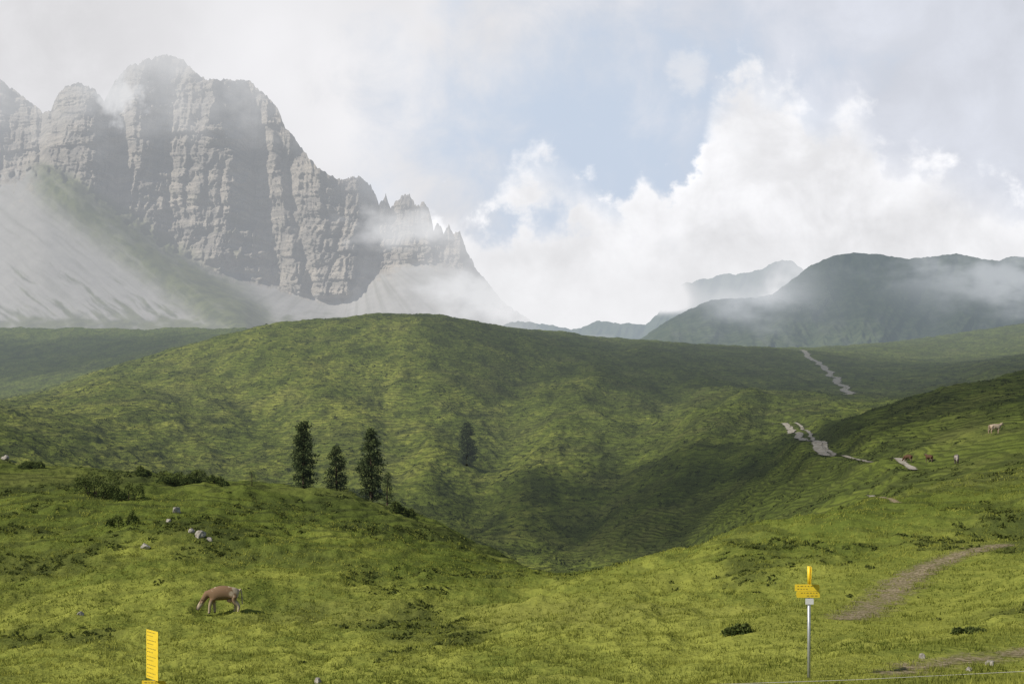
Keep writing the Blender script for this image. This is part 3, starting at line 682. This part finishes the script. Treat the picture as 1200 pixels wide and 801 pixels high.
def cow(px, py, heading, mat, label, graze=True, dmin=30, s=1.):
    L = at(px, py, dmin=dmin)
    t = thing('cow', label, 'cow', L+Vector((0, 0, .07)), heading); t.scale = (s*.92, s, s*1.10)
    vs = [((-.76, 0, 1.18), .46), ((-.3, 0, 1.10), .56), ((.2, 0, 1.08), .57), ((.58, 0, 1.15), .48)]
    ed = [(0, 1), (1, 2), (2, 3)]
    def chain(start, pts):
        k = start
        for c_, r in pts: vs.append((c_, r)); ed.append((k, len(vs)-1)); k = len(vs)-1
        return k
    if graze:
        hd = chain(3, [((.88, .0, 1.02), .30), ((1.06, .03, .78), .21), ((1.18, .05, .56), .23)]); chain(hd, [((1.34, .06, .38), .17), ((1.46, .07, .22), .15)])
        ear = (1.12, .64)
    else:
        hd = chain(3, [((.9, 0, 1.2), .34), ((1.08, .0, 1.38), .24), ((1.24, 0, 1.46), .20)]); chain(hd, [((1.42, 0, 1.38), .15), ((1.58, 0, 1.3), .12)])
        ear = (1.15, 1.52)
    for sd in (-1, 1):
        chain(hd, [((ear[0], sd*.16, ear[1]), .07), ((ear[0]-.02, sd*.32, ear[1]+.01), .065)])
        k = .14 if sd > 0 else -.08
        chain(3, [((.55, sd*.22, .80), .19), ((.55+k, sd*.21, .44), .10), ((.53+k*1.3, sd*.21, .12), .08), ((.57+k*1.3, sd*.21, .04), .095)])
        k = -.14 if sd > 0 else .10
        chain(0, [((-.78, sd*.24, .88), .28), ((-.66+k*.5, sd*.23, .68), .17), ((-.90+k, sd*.21, .44), .105), ((-.85+k, sd*.21, .12), .078), ((-.81+k, sd*.21, .04), .09)])
    chain(0, [((-1.10, 0, 1.30), .06), ((-1.18, .02, .95), .04), ((-1.20, .04, .62), .04), ((-1.21, .04, .48), .06)])
    me = bpy.data.meshes.new('body'); me.from_pydata([v[0] for v in vs], ed, []); o = bpy.data.objects.new('body', me); C.objects.link(o)
    sk = o.modifiers.new('s', 'SKIN'); sk.branch_smoothing = .6
    for i, v in enumerate(vs): me.skin_vertices[0].data[i].radius = (v[1]*.9, v[1]*.9); me.skin_vertices[0].data[i].use_root = (i == 0)
    o.modifiers.new('d', 'SUBSURF').levels = 2; o.modifiers['d'].render_levels = 2
    dg = bpy.context.evaluated_depsgraph_get(); dg.update(); m2 = bpy.data.meshes.new_from_object(o.evaluated_get(dg))
    C.objects.unlink(o); bpy.data.objects.remove(o)
    m2.materials.clear(); m2.materials.append(mat); m2.polygons.foreach_set('use_smooth', np.ones(len(m2.polygons), bool))
    bo = bpy.data.objects.new('body', m2); C.objects.link(bo); bo.parent = t
    for sd in (-1, 1):
        bm = bmesh.new(); prev = None
        for i in range(5):
            f = i/4; r = .025*(1-f)+.004; c_ = Vector((ear[0]+.03+.06*f, sd*(.09+.16*f), ear[1]+.08+.12*f*f))
            ring = [bm.verts.new(c_+Vector((math.cos(a)*r, 0, math.sin(a)*r))) for a in np.linspace(0, 6.283, 6, endpoint=False)]
            if prev:
                for k in range(6): bm.faces.new((prev[k], prev[(k+1) % 6], ring[(k+1) % 6], ring[k]))
            prev = ring
        bm_obj('horn', bm, M_horn, t, True)
    bm = bmesh.new(); bmesh.ops.create_uvsphere(bm, u_segments=12, v_segments=8, radius=.17)
    for v in bm.verts: v.co = Vector((v.co.x*1.2-.48, v.co.y, v.co.z*.75+.70))
    bm_obj('udder', bm, M_udder, t, True)
    return t
M_cb = cowmat('cow_brown', (.190, .118, .066), (.42, .34, .24), .56)
M_cw = cowmat('cow_cream', (.36, .29, .21), (.28, .20, .14), .66)
M_cr = cowmat('cow_red', (.085, .045, .026), (.16, .12, .09), .72)
M_cd = cowmat('cow_pied', (.28, .25, .22), (.05, .04, .035), .48)
cow(260, 721, math.pi+.15, M_cb, 'brown cow grazing on the left slope with its head down', True, 40, 1.03)
cow(1166, 512, .1, M_cw, 'cream coloured cow standing high on the dark right slope', False, 100, .92)
cow(1064, 543, 2.2, M_cr, 'reddish brown cow, leftmost of the three by the thin path', True, 100, .72)
cow(1089, 543, 1.9, M_cr, 'reddish brown cow, middle of the three by the thin path', False, 100, .7)
cow(1121, 546, -1.9, M_cd, 'dark and white cow, rightmost of the three by the thin path', True, 100, .8)

# ---------------------------------------------------------------- signposts
M_yel = simple('yellow_sign_paint', (.72, .52, .03), .5, .04, 6, .4)
M_post = simple('galvanised_post', (.45, .46, .47), .45, .1, 10, .5, .6)
M_ink = simple('dark_lettering', (.22, .17, .03), .6, 0.)
M_white = simple('white_paint', (.6, .6, .58), .5, .05)
def tube(bm, a, b_, r, n=12):
    a = Vector(a); b_ = Vector(b_); dr = (b_-a).normalized(); s = dr.orthogonal().normalized(); q = dr.cross(s)
    A_ = [bm.verts.new(a+(s*math.cos(t)+q*math.sin(t))*r) for t in np.linspace(0, 2*math.pi, n, endpoint=False)]
    B_ = [bm.verts.new(b_+(s*math.cos(t)+q*math.sin(t))*r) for t in np.linspace(0, 2*math.pi, n, endpoint=False)]
    for k in range(n): bm.faces.new((A_[k], A_[(k+1) % n], B_[(k+1) % n], B_[k]))
    bm.faces.new(A_[::-1]); bm.faces.new(B_)
def plate(parent, z0, z1, rot, length, off, flip=False, rows=2, tip=.3):
    """arrow shaped plate; local x runs out along the plate"""
    bm = bmesh.new(); h = (z1-z0); zc = (z0+z1)/2; sg = -1 if flip else 1
    prof = [(-off, -h/2), (length-off-h*tip, -h/2), (length-off, 0), (length-off-h*tip, h/2), (-off, h/2)]
    fr = [bm.verts.new((x_*sg, -.048, zc+z_)) for x_, z_ in prof]; bk = [bm.verts.new((x_*sg, -.040, zc+z_)) for x_, z_ in prof]
    bm.faces.new(fr); bm.faces.new(bk[::-1])
    for k in range(5): bm.faces.new((fr[k], bk[k], bk[(k+1) % 5], fr[(k+1) % 5]))
    bmesh.ops.recalc_face_normals(bm, faces=bm.faces)
    o = bm_obj('sign_plate', bm, M_yel, parent); o.rotation_euler[2] = rot
    bm = bmesh.new()
    for r_ in range(rows):
        zz_ = zc+h*(.22-.44*r_/(max(1, rows-1))) if rows > 1 else zc; x_ = -off+.05; xe = length-off-h*.4-.05-.12*(r_ % 2)
        while x_ < xe:
            w_ = random.uniform(.02, .06); v = [bm.verts.new((q*sg, -.0505, zz_+e)) for q, e in ((x_, -h*.06), (min(x_+w_, xe), -h*.06), (min(x_+w_, xe), h*.06), (x_, h*.06))]; bm.faces.new(v); x_ += w_+.03
    bm_obj('lettering', bm, M_ink, o)
    return o
L = at(948, 794, dmin=15); s_ = L.y/F; Hp = (794-663)*s_
t = thing('signpost', 'grey post with yellow arrow plates on the right meadow', 'signpost', L)
z = lambda py: (794-py)*s_
bm = bmesh.new(); tube(bm, (0, 0, -.3), (0, 0, z(684)), .032); bm_obj('post', bm, M_post, t, True)
bm = bmesh.new(); tube(bm, (0, 0, z(683.9)), (0, 0, Hp), .034); bm_obj('post_top', bm, M_yel, t, True)
plate(t, z(699.5), z(692), .03, 28*s_, 12*s_, True, 2, .14); plate(t, z(691.7), z(684), -.03, 29*s_, 17*s_, False, 2, .14)
for k in range(3): plate(t, z(683.5-k*6.8), z(677-k*6.8), 1.28+.04*k, .5, .22, False)
bm = bmesh.new(); bmesh.ops.create_cube(bm, size=1)
for v in bm.verts: v.co = Vector((v.co.x*.17, v.co.y*.006-.042, v.co.z*.12+z(704)))
bm_obj('trail_marker', bm, M_white, t)
L = at(181, d=22.); s_ = L.y/F; Hp = (HY-738)*s_-L.z
t = thing('signpost', 'stack of yellow plates seen nearly edge on at the bottom left', 'signpost', L)
bm = bmesh.new(); tube(bm, (0, 0, -.3), (0, 0, Hp-.05), .03); bm_obj('post', bm, M_post, t, True)
for k in range(6): plate(t, Hp-.163*k-.16, Hp-.163*k, -.86, .58, .29, False, 2, .06)
plate(t, Hp-1.14, Hp-1.0, -.1, .52, .24, False)

# fence wire at the bottom right
M_wire = simple('pale_cord', (.45, .43, .38), .7, .05); M_wood = simple('weathered_stake', (.2, .16, .12), .9, .2, 20)
t = thing('wire_fence', 'single pale wire strung low across the bottom right corner', 'fence', at(1000, d=17.))
pts = []
for px_, py_ in ((690, 806), (850, 801), (1000, 796), (1100, 791), (1200, 786), (1290, 778)):
    pts.append(Vector(((px_-600)/F*17., 17., (HY-py_)/F*17.))-t.location)
bm = bmesh.new(); rings = []
for p_ in pts: rings.append([bm.verts.new(p_+Vector((0, math.cos(a)*.0045, math.sin(a)*.0045))) for a in np.linspace(0, 6.283, 6, endpoint=False)])
for A_, B_ in zip(rings[:-1], rings[1:]):
    for k in range(6): bm.faces.new((A_[k], A_[(k+1) % 6], B_[(k+1) % 6], B_[k]))
bm_obj('wire', bm, M_wire, t)
for q in (pts[0], pts[-1]):
    g_ = float(gz(np.array(q.x+t.location.x), np.array(17.)))-t.location.z
    bm = bmesh.new(); tube(bm, (q.x, .03, min(g_-.25, q.z-.3)), (q.x, .03, q.z+.05), .025, 8); bm_obj('stake', bm, M_wood, t)

# ---------------------------------------------------------------- camera
cd = bpy.data.cameras.new('camera'); co = bpy.data.objects.new('camera', cd); C.objects.link(co)
cd.sensor_width = 36; cd.lens = F/1200*36; cd.shift_y = (HY-400.5)/1200; co.rotation_euler = (math.pi/2, 0, 0); cd.clip_start = .1; cd.clip_end = 30000
sc.camera = co
sc.view_settings.view_transform = 'Standard'; sc.view_settings.look = 'None'; sc.view_settings.exposure = 0
